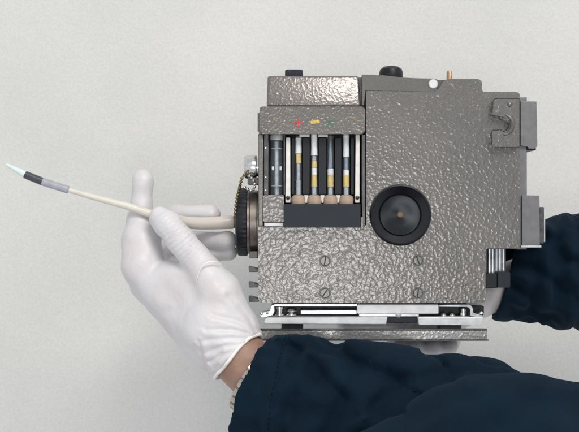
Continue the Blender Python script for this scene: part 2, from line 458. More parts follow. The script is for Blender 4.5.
# hook plate, upper right
arc = [(503 + 7.2 * math.cos(R(t)), 124.2 + 7.6 * math.sin(R(t))) for t in range(-92, 100, 14)]
hook_pts = rounded([(492.5, 98.8), (519.2, 98.8), (519.2, 147), (492.5, 147), (492.5, 130.6), (499.5, 130.4)], [5, 1, 1, 3, 2, 1], 4)
hook_pts = hook_pts[:-0] if False else hook_pts
hook_pts += list(reversed(arc)) + rounded([(492.5, 116.6), (492.4, 112), (492.5, 108)], [2, 0, 0], 4)[:-2]
hook = slab('hook_plate', hook_pts, -.0095, .001, M['paint'], dev, bevel=.0026, seg=5)
n_ = len(hook_pts); shade_pts = []
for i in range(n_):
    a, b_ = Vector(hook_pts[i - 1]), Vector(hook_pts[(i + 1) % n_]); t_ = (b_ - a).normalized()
    shade_pts.append((min(hook_pts[i][0] + t_.y * .7, 519.5), hook_pts[i][1] - t_.x * .7))
slab('plate_shade_outline', shade_pts, -.0016, .0008, M['black'], dev, hook, bevel=0)  # black rim added behind the plate, standing in for shade along its edge
ridge = catmull([list(W(503 + 9.6 * math.cos(R(t)), 124.4 + 10.0 * math.sin(R(t)), -.0090)) for t in range(-75, 105, 15)], 4)
finish('hook_lip', sweep_bm(ridge, [.0025 * math.sin(math.pi * min(max((i + 2) / (len(ridge) + 3), 0), 1)) ** .4 for i in range(len(ridge))], 10), M['paint_smooth'], dev, hook)
lathe('rivet', W(509.8, 104.6, -.0093), (0, -1, 0), [(.0026, -.001), (.0024, .0008), (.0012, .0016), (0, .0018)], M['paint_smooth'], dev, hook, 18)

# right-hand side: rail, two brackets, latch clip
slab('side_rail', rect(517, 97, 527, 249.5), .013, .060, M['side_paint'], dev, bevel=.0008)
slab('side_bracket', rounded([(520.5, 100.8), (536.6, 101.4), (537.4, 146.0), (534.8, 148.8), (528.2, 148.8), (528.2, 146), (520.5, 146)], .8, 3), .009, .052, M['side_paint'], dev, bevel=.0008)
slab('bracket_foot', rect(527.2, 146.6, 536.0, 150.0), .0125, .050, M['black'], dev, bevel=.0005)
slab('side_bracket', rounded([(522, 195.2), (539.6, 195.6), (540.2, 245.2), (522, 245.4)], .8, 3), .009, .052, M['side_paint'], dev, bevel=.0008)
lt = slab('latch_clip', rect(540.0, 207, 544.2, 243.5, 1.2), .013, .040, M['steel_dark'], dev, bevel=.0006)
slab('clip_edge', rect(544.0, 208.5, 545.2, 242.0), .0125, .040, M['pale'], dev, lt, bevel=.0003)
slab('latch_foot', rect(521, 245.4, 541.4, 247.6), .0095, .045, M['pale'], dev, bevel=.0004)

# lower right notch: fluted metal and two dark blocks
fl = bmesh.new()
for i in range(5):
    c = W(489.2 + i * 3.5, 249, .018)
    lathe_bm(c, (0, 0, -1), [(0, 0), (.0018, 0), (.0018, .0262), (0, .0262)], 14, bm=fl)
finish('fluted_spring', fl, M['silver'], dev)
slab('spring_backing', rect(485, 248, 506, 276), .0205, .060, M['steel_dark'], dev, bevel=.0005)
slab('stop_block', rect(485.8, 273.6, 497.5, 288.0), .006, .050, M['black'], dev, bevel=.0008)
slab('stop_block', rect(497.7, 271.8, 510.2, 287.6, 1.2), .004, .050, M['slate'], dev, bevel=.0009)

# tube rack in the open recess
rack = slab('tube_rack', rect(291, 134.5, 356, 203), .0225, .0286, M['dark_in'], dev, bevel=.0004)
def rack_piece(name, r, yf, mat, bev=.0005): return slab(name, r, yf, .0224, mat, dev, rack, bevel=bev)
rack_piece('rack_post', rounded([(286.0, 137.5), (290.2, 137.5), (290.4, 202.8), (285.4, 202.8)], .8, 2), .0055, M['white'])
rack_piece('rack_post', rounded([(355.8, 134.8), (359.8, 134.8), (359.6, 202.8), (355.0, 202.8)], .8, 2), .0055, M['white'])
for x0, x1 in ((291.5, 294.6), (302.6, 309.8), (318.6, 326.4), (334.8, 341.4), (350.6, 354.0)):
    rack_piece('rack_slat', rect(x0, 137.6, x1, 194.4), .0085, M['black'])
for x0, x1 in ((299.5, 309.6), (318.4, 327.8)):
    rack_piece('rack_tab', rect(x0, 134.6, x1, 137.0), .0078, M['white'], .0003)
for x in (306.2, 322.5, 338.2):
    rack_piece('rack_tab', [(x - 2.2, 194.8), (x + 2.2, 194.8), (x + .8, 203), (x - .8, 203)], .0100, M['white'], .0003)
for x in (288.0, 357.4):
    lathe('rack_rivet', W(x, 197.6, .0050), (0, -1, 0), [(.0021, -.001), (.0020, .0006), (.0010, .0014), (0, .0015)], M['steel_dark'], dev, rack, 16)
slab('drip_tray', rect(284, 204, 360.4, 227.6, .8), -.011, .0286, M['slate'], dev, bevel=.0009)
slab('tray_clip', rect(360.6, 217, 363.6, 229.5), -.003, .012, M['paint_smooth'], dev, bevel=.0004)

# left cell with its capped glass cylinder
slab('cell_block', rect(263.4, 195.2, 284.0, 222.0, .8), .0008, .0286, M['paint'], dev, bevel=.0008)
slab('cell_ledge', rect(264.2, 222.6, 283.6, 226.3), .0016, .0286, M['pale'], dev, bevel=.0004)
for (x0, x1) in ((263.6, 268.6), (283.4, 285.2)):
    slab('cell_cheek', rect(x0, 134.6, x1, 195), .0060, .0286, M['steel_dark'], dev, bevel=.0006)
sg = lathe('sight_glass', W(276.6, 195, .014), (0, 0, 1), [(0, .0001), (.0062, .0001), (.0062, .0572), (0, .0574)], M['glass'], dev, None, 32)
lathe('glass_cap', W(276.8, 140.4, .014), (0, 0, 1), [(0, 0), (.0072, 0), (.0074, .0040), (.0064, .0056), (0, .0057)], M['pale'], dev, sg, 32)
lathe('plunger_rod', W(276.6, 194.5, .0145), (0, 0, 1), [(0, 0), (.0019, 0), (.0019, .0535), (0, .0536)], M['fill_c'], dev, sg, 16)
for zz in (149.0, 186.4):
    lathe('graduation_ring', W(276.6, zz, .0145), (0, 0, 1), [(.0058, 0), (.0059, .0004), (.0058, .0008), (.0019, .0008), (.0019, 0)], M['fill_c'], dev, sg, 32)
for x in (273.0, 280.6):
    slab('white_tick', rect(x - 1.1, 166.4, x + 1.1, 170.2), .0105, .0120, M['fill_w'], dev, sg, bevel=.0002)
for y in (148, 177, 190): lathe('rivet', W(265.6, y, .0058), (0, -1, 0), [(.0011, -.0005), (.0010, .0004), (0, .0007)], M['chrome'], dev, None, 12)

# left side: threaded inlet, bead chain, chrome stud, comb teeth
ic = W(258, 222, .045); k = 1.045
inlet = lathe('inlet_ring', ic, (-1, 0, 0), [(0, -.004), (.0310 * k, -.004), (.0310 * k, .0), (.0318 * k, .0006), (.0318 * k, .0068), (.0312 * k, .0075), (.0318 * k, .0080), (.0318 * k, .0104), (0, .0104)], M['brown_ring'], dev, None, 72, 30)
bm = bmesh.new()
prof = [(0, .0106), (.0325 * k, .0106), (.0336 * k, .0112), (.0337 * k, .0188), (.0330 * k, .0208), (.0285 * k, .0222), (.0262 * k, .0208), (.0110, .0208), (.0105, .0232), (.0080, .0236), (0, .0236)]
lathe_bm(ic, (-1, 0, 0), prof, 90, bm=bm)
ringv = [v for v in bm.verts if abs(((v.co - ic) - Vector((v.co.x - ic.x, 0, 0))).length - .0337 * k) < .0004]
for v in ringv:
    a = math.atan2(v.co.z - ic.z, v.co.y - ic.y)
    d = 1 + .012 * (1 if int(round(a / (2 * math.pi) * 90)) % 2 else -1)
    v.co.y = ic.y + (v.co.y - ic.y) * d; v.co.z = ic.z + (v.co.z - ic.z) * d
cap = finish('inlet_cap', bm, M['black'], dev, inlet, angle=25)
lathe('inlet_nipple', ic, (-1, 0, 0), [(0, .0236), (.0062, .0237), (.0060, .0300), (.0048, .0304), (.0048, .040), (0, .040)], M['steel_dark'], dev, inlet, 24)
slab('inlet_bracket', rect(249.5, 251, 258, 258.4), .022, .050, M['steel_dark'], dev, bevel=.0006)
stud = lathe('chrome_stud', W(258.4, 167, .022), (-1, 0, 0), [(0, -.002), (.0098, -.002), (.0098, .0015), (.0118, .0020), (.0121, .0032), (.0121, .0120), (.0112, .0138), (.0080, .0144), (0, .0144)], M['chrome'], dev, None, 40)
slab('stud_base', rect(247.5, 177.5, 258, 184.5, 1), .014, .040, M['steel_dark'], dev, bevel=.0008)
def chain_bm(pts, r, step):
    bm = bmesh.new(); P = [Vector(p) for p in catmull(pts, 30)]; acc = 0; last = P[0]; todo = [P[0]]
    for p in P[1:]:
        acc += (p - last).length; last = p
        if acc >= step: todo.append(p); acc = 0
    for p in todo: bmesh.ops.create_icosphere(bm, subdivisions=2, radius=r, matrix=Matrix.Translation(p))
    sweep_bm([tuple(p) for p in P[::4]], r * .35, 6, bm=bm)
    return bm
q = lambda x, y, d: list(W(x, y, d))
finish('bead_chain', chain_bm([q(247, 173, .008), q(242.5, 177, .006), q(240.4, 184, .008), q(238.8, 191, .018), q(236.6, 200, .013), q(235.4, 210, .012), q(235.2, 219, .020), q(236, 226, .035)], .00175, .0037), M['chain'], dev)
finish('bead_chain', chain_bm([q(249, 176, .010), q(253.6, 180, .008), q(254.6, 186, .009), q(252, 190.5, .014), q(247, 189.0, .013), q(243.5, 186.4, .012)], .0016, .0035), M['chrome'], dev)
for i, y in enumerate((269.5, 285.0, 299.4)):
    slab('comb_tooth', rounded([(248.5, y - 3.0), (252, y - 2.4), (259, y - .6), (259, y + 2.4), (249.0, y + 2.6)], .6, 2), .028, .046, M['steel_dark'], dev, bevel=.0005)
# small clasps high on the left edge
slab('edge_clasp', rect(257.6, 113, 260.4, 131), .012, .028, M['paint_smooth'], dev, bevel=.0006)

# base hinge: rails, sleeve, brackets, pale bars and the bottom plate
slab('hinge_rail', rect(272, 304.0, 357.2, 306.6), .006, .030, M['silver'], dev, bevel=.0004)
slab('hinge_rail', rect(300.5, 310.0, 357.2, 314.4), .006, .020, M['silver'], dev, bevel=.0008)
slab('hinge_core', rect(273, 306.4, 484, 315.6), .0215, .040, M['black'], dev, bevel=.0004)
slv = slab('hinge_sleeve', rect(357.4, 304.6, 438.4, 313.6, .6), .003, .0205, M['pale'], dev, bevel=.0007)
slab('sleeve_lip', rect(359, 313.8, 419, 316.6), .0055, .020, M['silver'], dev, slv, bevel=.0004)
lathe('sleeve_dimple', W(398.4, 314.6, .0054), (0, -1, 0), [(.0032, -.001), (.0028, .0008), (.0014, .0016), (0, .0018)], M['pale'], dev, slv, 20)
hb = slab('hinge_bracket', rounded([(271.5, 304.6), (274.4, 304.6), (274.4, 312), (272, 315.4), (262.0, 317.4), (259.6, 315.6), (260.4, 313.4), (270.6, 311.4)], .8, 3), .004, .024, M['silver'], dev, bevel=.0005)
for x, y in ((261.6, 313.6), (267.0, 312.8)): lathe('rivet', W(x, y, .0036), (0, -1, 0), [(.0016, -.001), (.0015, .0006), (0, .0012)], M['chrome'], dev, hb, 14)
lathe('hinge_bolt', W(279.6, 306.8, .011), (0, 0, -1), [(0, 0), (.0045, 0), (.0045, .0018), (.0032, .0022), (.0032, .0065), (.0046, .0068), (.0046, .0084), (0, .0085)], M['chrome'], dev, hb, 28)
lathe('hinge_bolt', W(291.6, 308.4, .012), (0, 0, -1), [(0, 0), (.0042, .0004), (.0056, .0020), (.0050, .0034), (.0030, .0044), (.0058, .0056), (.0058, .0070), (0, .0071)], M['chrome'], dev, hb, 28)
hb2 = slab('hinge_bracket', rounded([(439.2, 304.6), (469.6, 304.6), (472.8, 307.4), (472.8, 313.2), (478.4, 314.4), (483.6, 312.4), (484.8, 315.6), (480.2, 317.2), (470.4, 316.2), (470.2, 308.6), (468.4, 306.9), (439.2, 306.9)], [.5, 1, 1.5, 1, 1, 1, 1, 1, 1, 1, 1, .5], 3), .003, .024, M['silver'], dev, bevel=.0005)
for x in (443.6, 452.2): lathe('hinge_bolt', W(x, 315.2, .009), (0, 0, 1), [(.0028, -.001), (.0028, .0006), (.0018, .0020), (0, .0024)], M['chrome'], dev, hb2, 20)
lathe('hinge_bolt', W(463.4, 316.2, .012), (0, 0, 1), [(0, 0), (.0034, .0), (.0034, .0035), (.0030, .0040), (.0030, .0075), (.0022, .0086), (0, .0088)], M['chrome'], dev, hb2, 24)
lathe('rivet', W(481.4, 313.6, .0026), (0, -1, 0), [(.0022, -.001), (.0020, .0008), (0, .0016)], M['chrome'], dev, hb2, 16)
slab('base_bar', rounded([(266.6, 317.6), (387.6, 317.0), (386.2, 324.4), (264.4, 324.0), (264.0, 320)], [2, 1, 1, 1.5, 1.5], 3), -.002, .014, M['pale'], dev, bevel=.0010)
slab('base_bar', rounded([(417.8, 317.2), (484.2, 317.2), (480.6, 325.2), (418.6, 325.2)], [1, 2, 1, 1.5], 3), -.002, .014, M['pale'], dev, bevel=.0010)
slab('base_link', rect(386, 317.4, 419, 322.8), .004, .013, M['slate'], dev, bevel=.0006)
for x0, x1 in ((281.4, 303.2), (440.0, 461.5)): slab('rubber_spacer', rect(x0, 324.4, x1, 330.6), .001, .024, M['black'], dev, bevel=.0006)
plate = slab('base_plate', rect(258.2, 330.8, 487.2, 339.4, .6), -.002, .020, M['plate'], dev, bevel=.0007)
slab('plate_lip', rect(258.8, 328.8, 487.0, 330.7), -.0005, .003, M['steel_dark'], dev, plate, bevel=.0003)
slab('plate_lip', rect(259.0, 339.5, 488.6, 340.9), -.001, .019, M['side_paint'], dev, plate, bevel=.0003)

# ------------------------------------------------------------------ indicator tubes in the rack
tube_spec = [
    (298.4, 'glass indicator tube with white top and high yellow band, leftmost in the rack', [(138, 153.5, 'fill_w', 3.1), (153.8, 163.2, 'fill_y', 2.5), (163.5, 180, 'fill_c', 1.6), (180.3, 194.6, 'fill_c', 2.2)]),
    (314.2, 'glass indicator tube with white top and two pale yellow bands, second from left', [(135, 155.5, 'fill_w', 3.2), (155.8, 161, 'fill_c', 1.8), (161.2, 167.5, 'fill_y', 2.5), (167.8, 174.8, 'fill_w', 2.5), (175, 187, 'fill_y', 2.6), (187.2, 194.6, 'fill_c', 2.0)]),
    (330.4, 'glass indicator tube with dark blue pointed neck and yellow band, third from left', [(139, 168.6, 'fill_b', 2.0), (168.8, 174.8, 'fill_w', 3.0), (175, 187, 'fill_y', 3.0), (187.2, 194.6, 'fill_c', 2.2)]),
    (346.2, 'glass indicator tube with white cap, blue neck and yellow band, rightmost in the rack', [(135.5, 157, 'fill_w', 3.1), (157.2, 169.8, 'fill_b', 1.7), (170, 174.8, 'fill_w', 2.8), (175, 187, 'fill_y', 3.0), (187.2, 194.6, 'fill_c', 2.2)]),
]
TD = .0120
for x, lab, segs in tube_spec:
    t = thing('indicator_tube', W(x, 204, TD), lab, 'indicator tube', 'indicator tubes in the rack')
    k = .001 * (1 + TD)
    base = W(x, 195, TD)
    for y0, y1, mt, r in segs:
        r *= k; L = (y1 - y0) * k; c = W(x, y1, TD)
        pr = [(0, 0), (r, 0), (r, L), (0, L)]
        if y0 == 139: pr = [(0, 0), (r * 1.05, 0), (r * .8, L * .45), (r * .35, L * .92), (0, L)]
        lathe('reagent_band', c, (0, 0, 1), pr, M[mt], t, None, 20)
    rr = .0036
    lathe('glass_wall', base, (0, 0, 1), [(0, -.0002), (rr, -.0002), (rr, .044), (rr * .9, .050), (rr * .86, .0595), (rr * .3, .0612), (0, .0613)], M['glass'], t, None, 24)
    lathe('rubber_stopper', W(x, 204.2, TD), (0, 0, 1), [(0, 0), (.0072, 0), (.0074, .0052), (.0066, .0080), (.0046, .0092), (0, .0093)], M['tan'], t, None, 28)

# ------------------------------------------------------------------ sampling hose
mh, nt, b = new_mat('cream_rubber_hose')
b.inputs['Base Color'].default_value = (.64, .58, .525, 1); b.inputs['Roughness'].default_value = .35
b.inputs['Subsurface Weight'].default_value = .3; b.inputs['Subsurface Radius'].default_value = (.004, .003, .002); b.inputs['Subsurface Scale'].default_value = 1.0
b.inputs['Coat Weight'].default_value = .2
M['hose'] = mh
M['hose_thin'] = simple('ivory_plastic_tube', (.64, .60, .53), .35, var=.06)
M['sleeve_grey'] = simple('grey_lilac_sleeve', (.34, .34, .38), .25, var=.1, vscale=200, coat=.3)
M['sleeve_dark'] = simple('dark_graphite_band', (.04, .045, .055), .3, var=.2, vscale=200, coat=.3)
M['tip'] = simple('white_frosted_tip', (.64, .75, .72), .25, coat=.4)
hs = thing('sampling_hose', W(236, 222, .02), 'cream rubber sampling hose with slim dark banded glass tip, pinched by gloved hand', 'hose')
thick = catmull([q(232.5, 222, .045), q(222, 222.6, .042), q(205, 223.4, .034), q(188, 222.6, .024), q(172, 219.4, .014), q(158, 215.4, .007)], 8)
finish('rubber_hose', sweep_bm(thick, [.0072 - .0018 * i / (len(thick) - 1) for i in range(len(thick))], 22), M['hose'], hs)
mid = catmull([q(166, 218.6, .0095), q(150, 213.6, .005), q(132, 207.4, .001), q(118, 203.6, -.001), q(96, 197.8, -.003), q(72, 190.8, -.005), q(64, 188.2, -.0055)], 8)
n_ = len(mid)
finish('thin_tube', sweep_bm(mid, [.0046 - .0020 * min(1, i / (n_ - 1) * 1.15) for i in range(n_)], 18), M['hose_thin'], hs)
def straight(name, a, b_, prof, mat):
    a, b_ = Vector(a), Vector(b_); d = b_ - a
    return lathe(name, a, d, [(r, t * d.length) for r, t in prof], mat, hs, None, 20)
straight('glass_sleeve', q(69, 190.0, -.0053), q(42.4, 181.6, -.007), [(0, 0), (.0026, 0), (.0040, .04), (.0040, 1), (0, 1)], M['sleeve_grey'])
straight('dark_band', q(42.2, 181.5, -.007), q(25.2, 174.6, -.008), [(0, 0), (.0040, 0), (.0039, 1), (0, 1)], M['sleeve_dark'])
straight('white_tip', q(25.0, 174.5, -.008), q(6.0, 164.2, -.009), [(0, 0), (.0034, 0), (.0032, .25), (.0023, .55), (.0017, .9), (.0010, 1), (0, 1)], M['tip'])

# ------------------------------------------------------------------ person: gloves, bare wrist, navy sleeves
person = thing('person', W(480, 420, -.02), 'person in navy jacket and white gloves holding detector and hose', 'person')

# latex glove material
m, nt, b = new_mat('white_latex')
tc = N(nt, 'ShaderNodeTexCoord')
n1 = N(nt, 'ShaderNodeTexNoise', Scale=28.0, Detail=3.0); nt.links.new(tc.outputs['Object'], n1.inputs['Vector'])
cr = N(nt, 'ShaderNodeValToRGB'); nt.links.new(n1.outputs['Fac'], cr.inputs[0])
cr.color_ramp.elements[0].position = .35; cr.color_ramp.elements[0].color = (.635, .625, .64, 1)
cr.color_ramp.elements[1].position = .7; cr.color_ramp.elements[1].color = (.60, .555, .56, 1)
nt.links.new(cr.outputs[0], b.inputs['Base Color'])
b.inputs['Roughness'].default_value = .45; b.inputs['Sheen Weight'].default_value = .1
b.inputs['Subsurface Radius'].default_value = (.006, .003, .002); b.inputs['Subsurface Scale'].default_value = 1.0
n2 = N(nt, 'ShaderNodeTexNoise', Scale=90.0, Detail=5.0); n2.inputs['Distortion'].default_value = 1.2
nt.links.new(tc.outputs['Object'], n2.inputs['Vector'])
v2 = N(nt, 'ShaderNodeTexNoise', Scale=900.0, Detail=2.0); nt.links.new(tc.outputs['Object'], v2.inputs['Vector'])
ma = N(nt, 'ShaderNodeMath', operation='MULTIPLY_ADD'); ma.inputs[1].default_value = .12
nt.links.new(v2.outputs['Fac'], ma.inputs[0]); nt.links.new(n2.outputs['Fac'], ma.inputs[2])
bp = N(nt, 'ShaderNodeBump', Strength=.7, Distance=.0009); nt.links.new(ma.outputs[0], bp.inputs['Height']); nt.links.new(bp.outputs[0], b.inputs['Normal'])
M['latex'] = m

def chains_sdf(chains, k):
    def fn(X, Y, Z):
        F = None
        for ch in chains:
            f = None
            for (p0, r0), (p1, r1) in zip(ch[:-1], ch[1:]):
                s = cone_sdf(X, Y, Z, p0, p1, r0, r1)
                f = s if f is None else np.minimum(f, s)
            F = f if F is None else smin(F, f, k)
        return F
    return fn
def J(x, y, d, r): return (W(x, y, d), r * .001 * (1 + d))

def creases(X, Y, Z, lines, depth):
    out = 0
    for pts, wd, amp in lines:
        P = [W(x, y, depth) for x, y in pts]
        dmin = None
        for a, b_ in zip(P[:-1], P[1:]):
            dx, dz = b_.x - a.x, b_.z - a.z; L2 = dx * dx + dz * dz
            t = np.clip(((X - a.x) * dx + (Z - a.z) * dz) / L2, 0, 1)
            ex, ez = X - a.x - dx * t, Z - a.z - dz * t
            d = np.sqrt(ex * ex + ez * ez) * np.where(dx * ez - dz * ex > 0, 1, -1)
            dmin = d if dmin is None else np.where(np.abs(d) < np.abs(dmin), d, dmin)
        out = out + amp * np.exp(-(dmin / wd) ** 2) - amp * .75 * np.exp(-((dmin - 2.2 * wd) / (1.5 * wd)) ** 2)
    return out
glove_folds = [([(259, 333), (236, 321), (212, 315)], .0020, .0011), ([(257, 336), (234, 330), (206, 329)], .0019, .0012), ([(252, 339), (230, 337), (200, 341)], .0020, .0011),
               ([(245, 344), (226, 345), (206, 353)], .0019, .0010), ([(236, 350), (222, 355), (210, 362)], .0018, .0010), ([(200, 344), (202, 358), (207, 372)], .0018, .0014), ([(255, 330), (240, 309), (228, 296)], .0022, .0010), ([(222, 352), (217, 362), (216, 374)], .0017, .0010)]
wrist = W(240, 358, -.038); wdir = (W(200, 317, -.024) - wrist).normalized()
fingers = [
    [J(206, 330, -.016, 17), J(144, 266, .006, 22), J(141, 240, .014, 18.5), J(140.5, 222, .020, 13.5), J(141, 205, .0225, 10.6), J(142.5, 180, .020, 10.4)],            # index, raised behind the hose
    [J(208, 334, -.006, 17), J(144, 272, .028, 15), J(150, 232, .056, 11), J(176, 215, .062, 10), J(211, 213.5, .0535, 9.6)],         # middle
    [J(212, 338, .002, 16), J(152, 280, .040, 14), J(160, 250, .066, 10.5), J(190, 241, .066, 10), J(226.5, 240.5, .050, 9.6)],            # ring
    [J(218, 340, .004, 14), J(164, 290, .048, 12), J(172, 264, .068, 9), J(198, 254, .066, 8.6), J(229, 253.0, .056, 7.8)],              # little
]
thumb = [J(236, 332, -.034, 25), J(219, 294, -.034, 22), J(206, 274, -.030, 16.5), J(182, 242, -.0235, 13.4), J(167, 224, -.0150, 13.2), J(159.5, 217.5, -.0115, 10.8)]
def glove_fn(X, Y, Z):
    F = None
    def ch(c, kk=.004):
        f = None
        for (p0, r0), (p1, r1) in zip(c[:-1], c[1:]):
            s = cone_sdf(X, Y, Z, p0, p1, r0, r1); f = s if f is None else smin(f, s, kk)
        return f
    meta = ch([J(240, 358, -.038, 30), J(214, 330, -.030, 36)])
    for a, r in (((144, 272, .006), 18), ((148, 284, .024), 18), ((160, 298, .038), 16)):
        meta = smin(meta, ch([J(216, 340, -.024, 27), J(*a, r)]), .010)
    # webbing between thumb and forefinger
    for t in (.2, .4, .6, .8):
        a = (204 * (1 - t) + 160 * t, 280 * (1 - t) + 276 * t, -.026 * (1 - t) + .002 * t)
        meta = smin(meta, ch([J(226, 334, -.030, 24), J(*a, 15.5)]), .010)
    F = meta
    F = smin(F, ch(thumb), .006)
    for i, c in enumerate(fingers):
        F = smin(F, ch(c[1:]), .0035)
    # gathers running from the cuff into the palm
    ax = wdir; rx, ry, rz = X - wrist.x, Y - wrist.y, Z - wrist.z
    s = rx * ax.x + ry * ax.y + rz * ax.z
    u = ax.cross(Vector((0, 1, 0))).normalized(); v = ax.cross(u)
    th = np.arctan2(rx * v.x + ry * v.y + rz * v.z, rx * u.x + ry * u.y + rz * u.z)
    fall = np.exp(-np.clip(s - .006, 0, 1) / .026)
    warp = vnoise(X * 40, Y * 40, Z * 40)
    F = F - fall * .0004 * np.sin(th * 15 + warp * 5.5 + s * 60) * (.35 + .9 * np.abs(vnoise(X * 55, Y * 55 + 4, Z * 55))) 
    # cross creases at the thumb joint and finger joints
    for c, amp in ((W(176, 236, -.034), .0010), (W(188, 250, -.038), .0009), (W(168, 225, -.024), .0007)):
        d2 = (X - c.x) ** 2 + (Y - c.y) ** 2 + (Z - c.z) ** 2
        tdir = (W(160, 218, -.02) - W(205, 274, -.03)).normalized()
        tt = (X - c.x) * tdir.x + (Z - c.z) * tdir.z
        F = F + amp * np.exp(-d2 / .013 ** 2) * np.sin(tt * 1500 + warp * 3.0)
    F = F - .0007 * vnoise(X * 95 + 3, Y * 95, Z * 95) - .0010 * vnoise(X * 38, Y * 38 + 7, Z * 38)
    F = F + creases(X + .0012 * warp, Y, Z, glove_folds, -.06) * .5 * (1 - np.tanh((Y + .030) / .010))
    # open end at the wrist
    cut = -(s - .002)
    return np.maximum(F, cut)
pts_all = [p for c in fingers + [thumb] for p, r in c] + [wrist, W(260, 380, -.04)]
lo, hi = bounds(pts_all, .034)
me = sdf_mesh('glove', glove_fn, lo, hi, .00135)
glove = link('glove', me, M['latex'], person, angle=180)
glove['label'] = 'white latex glove on the hand pinching the hose'
# rolled bead at the glove's edge
u = wdir.cross(Vector((0, 1, 0))).normalized(); v = wdir.cross(u)
loop = []
for i in range(64):
    a = 2 * math.pi * i / 64
    rr = .0296 + .0008 * math.sin(5 * a) + .0004 * math.sin(11 * a)
    loop.append(wrist + wdir * (.0015 + .0015 * math.sin(3 * a + 1)) + (u * math.cos(a) + v * math.sin(a)) * rr)
M['latex_edge'] = simple('latex_bead', (.82, .79, .76), .45, var=.05)
finish('cuff_bead', sweep_bm(loop + [loop[0]], .0018, 10, cap=False), M['latex_edge'], person, glove)
# raised fold line over the thumb's base
fold = catmull([list(W(*p)) for p in ((196, 283, -.0455), (200, 270, -.0495), (206, 263.5, -.0505), (214, 261.5, -.048), (222, 264.5, -.042))], 8)
finish('glove_fold', sweep_bm(fold, [.0008 * math.sin(math.pi * (i + .5) / (len(fold))) ** .5 for i in range(len(fold))], 8), M['latex_edge'], person, glove)

# bare wrist
m, nt, b = new_mat('skin')
tc = N(nt, 'ShaderNodeTexCoord')
n1 = N(nt, 'ShaderNodeTexNoise', Scale=60.0, Detail=4.0); nt.links.new(tc.outputs['Object'], n1.inputs['Vector'])
cr = N(nt, 'ShaderNodeValToRGB'); nt.links.new(n1.outputs['Fac'], cr.inputs[0])
cr.color_ramp.elements[0].position = .3; cr.color_ramp.elements[0].color = (.28, .16, .115, 1)
cr.color_ramp.elements[1].position = .7; cr.color_ramp.elements[1].color = (.38, .235, .175, 1)
nt.links.new(cr.outputs[0], b.inputs['Base Color']); b.inputs['Roughness'].default_value = .5
b.inputs['Subsurface Weight'].default_value = .15; b.inputs['Subsurface Radius'].default_value = (.008, .003, .002); b.inputs['Subsurface Scale'].default_value = 1.0
bn = N(nt, 'ShaderNodeTexNoise', Scale=700.0, Detail=3.0); nt.links.new(tc.outputs['Object'], bn.inputs['Vector'])
bp = N(nt, 'ShaderNodeBump', Strength=.6, Distance=.0004); nt.links.new(bn.outputs['Fac'], bp.inputs['Height']); nt.links.new(bp.outputs[0], b.inputs['Normal'])
M['skin'] = m
fa = [J(231, 349, -.034, 26), J(240, 358, -.038, 28), J(255, 373, -.044, 28), J(330, 408, -.075, 34)]
lo, hi = bounds([p for p, r in fa], .040)
link('bare_forearm', sdf_mesh('bare_forearm', chains_sdf([fa], .004), lo, hi, .002), M['skin'], person, angle=180)

# second hand, behind and under the instrument
hand2 = [
    [J(522, 284, .088, 27), J(489, 291, .086, 22), J(462, 306, .092, 21), J(436, 322, .094, 19)],
    [J(436, 322, .094, 17), J(424, 344, .090, 12), J(412, 349, .066, 10.5), J(416, 347.5, .034, 9.5)],
    [J(442, 322, .094, 17), J(437, 345, .088, 12), J(430, 350, .064, 10.5), J(433, 347.5, .032, 9.5)],
    [J(448, 320, .092, 15), J(450, 341, .084, 11), J(446, 347, .062, 9.5), J(449, 346.0, .032, 9)],
    [J(430, 322, .096, 16), J(404, 342, .094, 12), J(394, 349, .068, 10.5), J(400, 347.5, .036, 9.5)],
    [J(456, 308, .096, 16), J(420, 317, .106, 13), J(380, 322, .104, 11.5), J(346, 326, .100, 10)],
]
base2 = chains_sdf(hand2, .005)
def fn2(X, Y, Z): return base2(X, Y, Z) - .0008 * vnoise(X * 60, Y * 60, Z * 60)
lo, hi = bounds([p for c in hand2 for p, r in c], .034)
g2 = link('glove', sdf_mesh('glove_b', fn2, lo, hi, .002), M['latex'], person, angle=180)
g2['label'] = 'white latex glove gripping the base plate from behind'

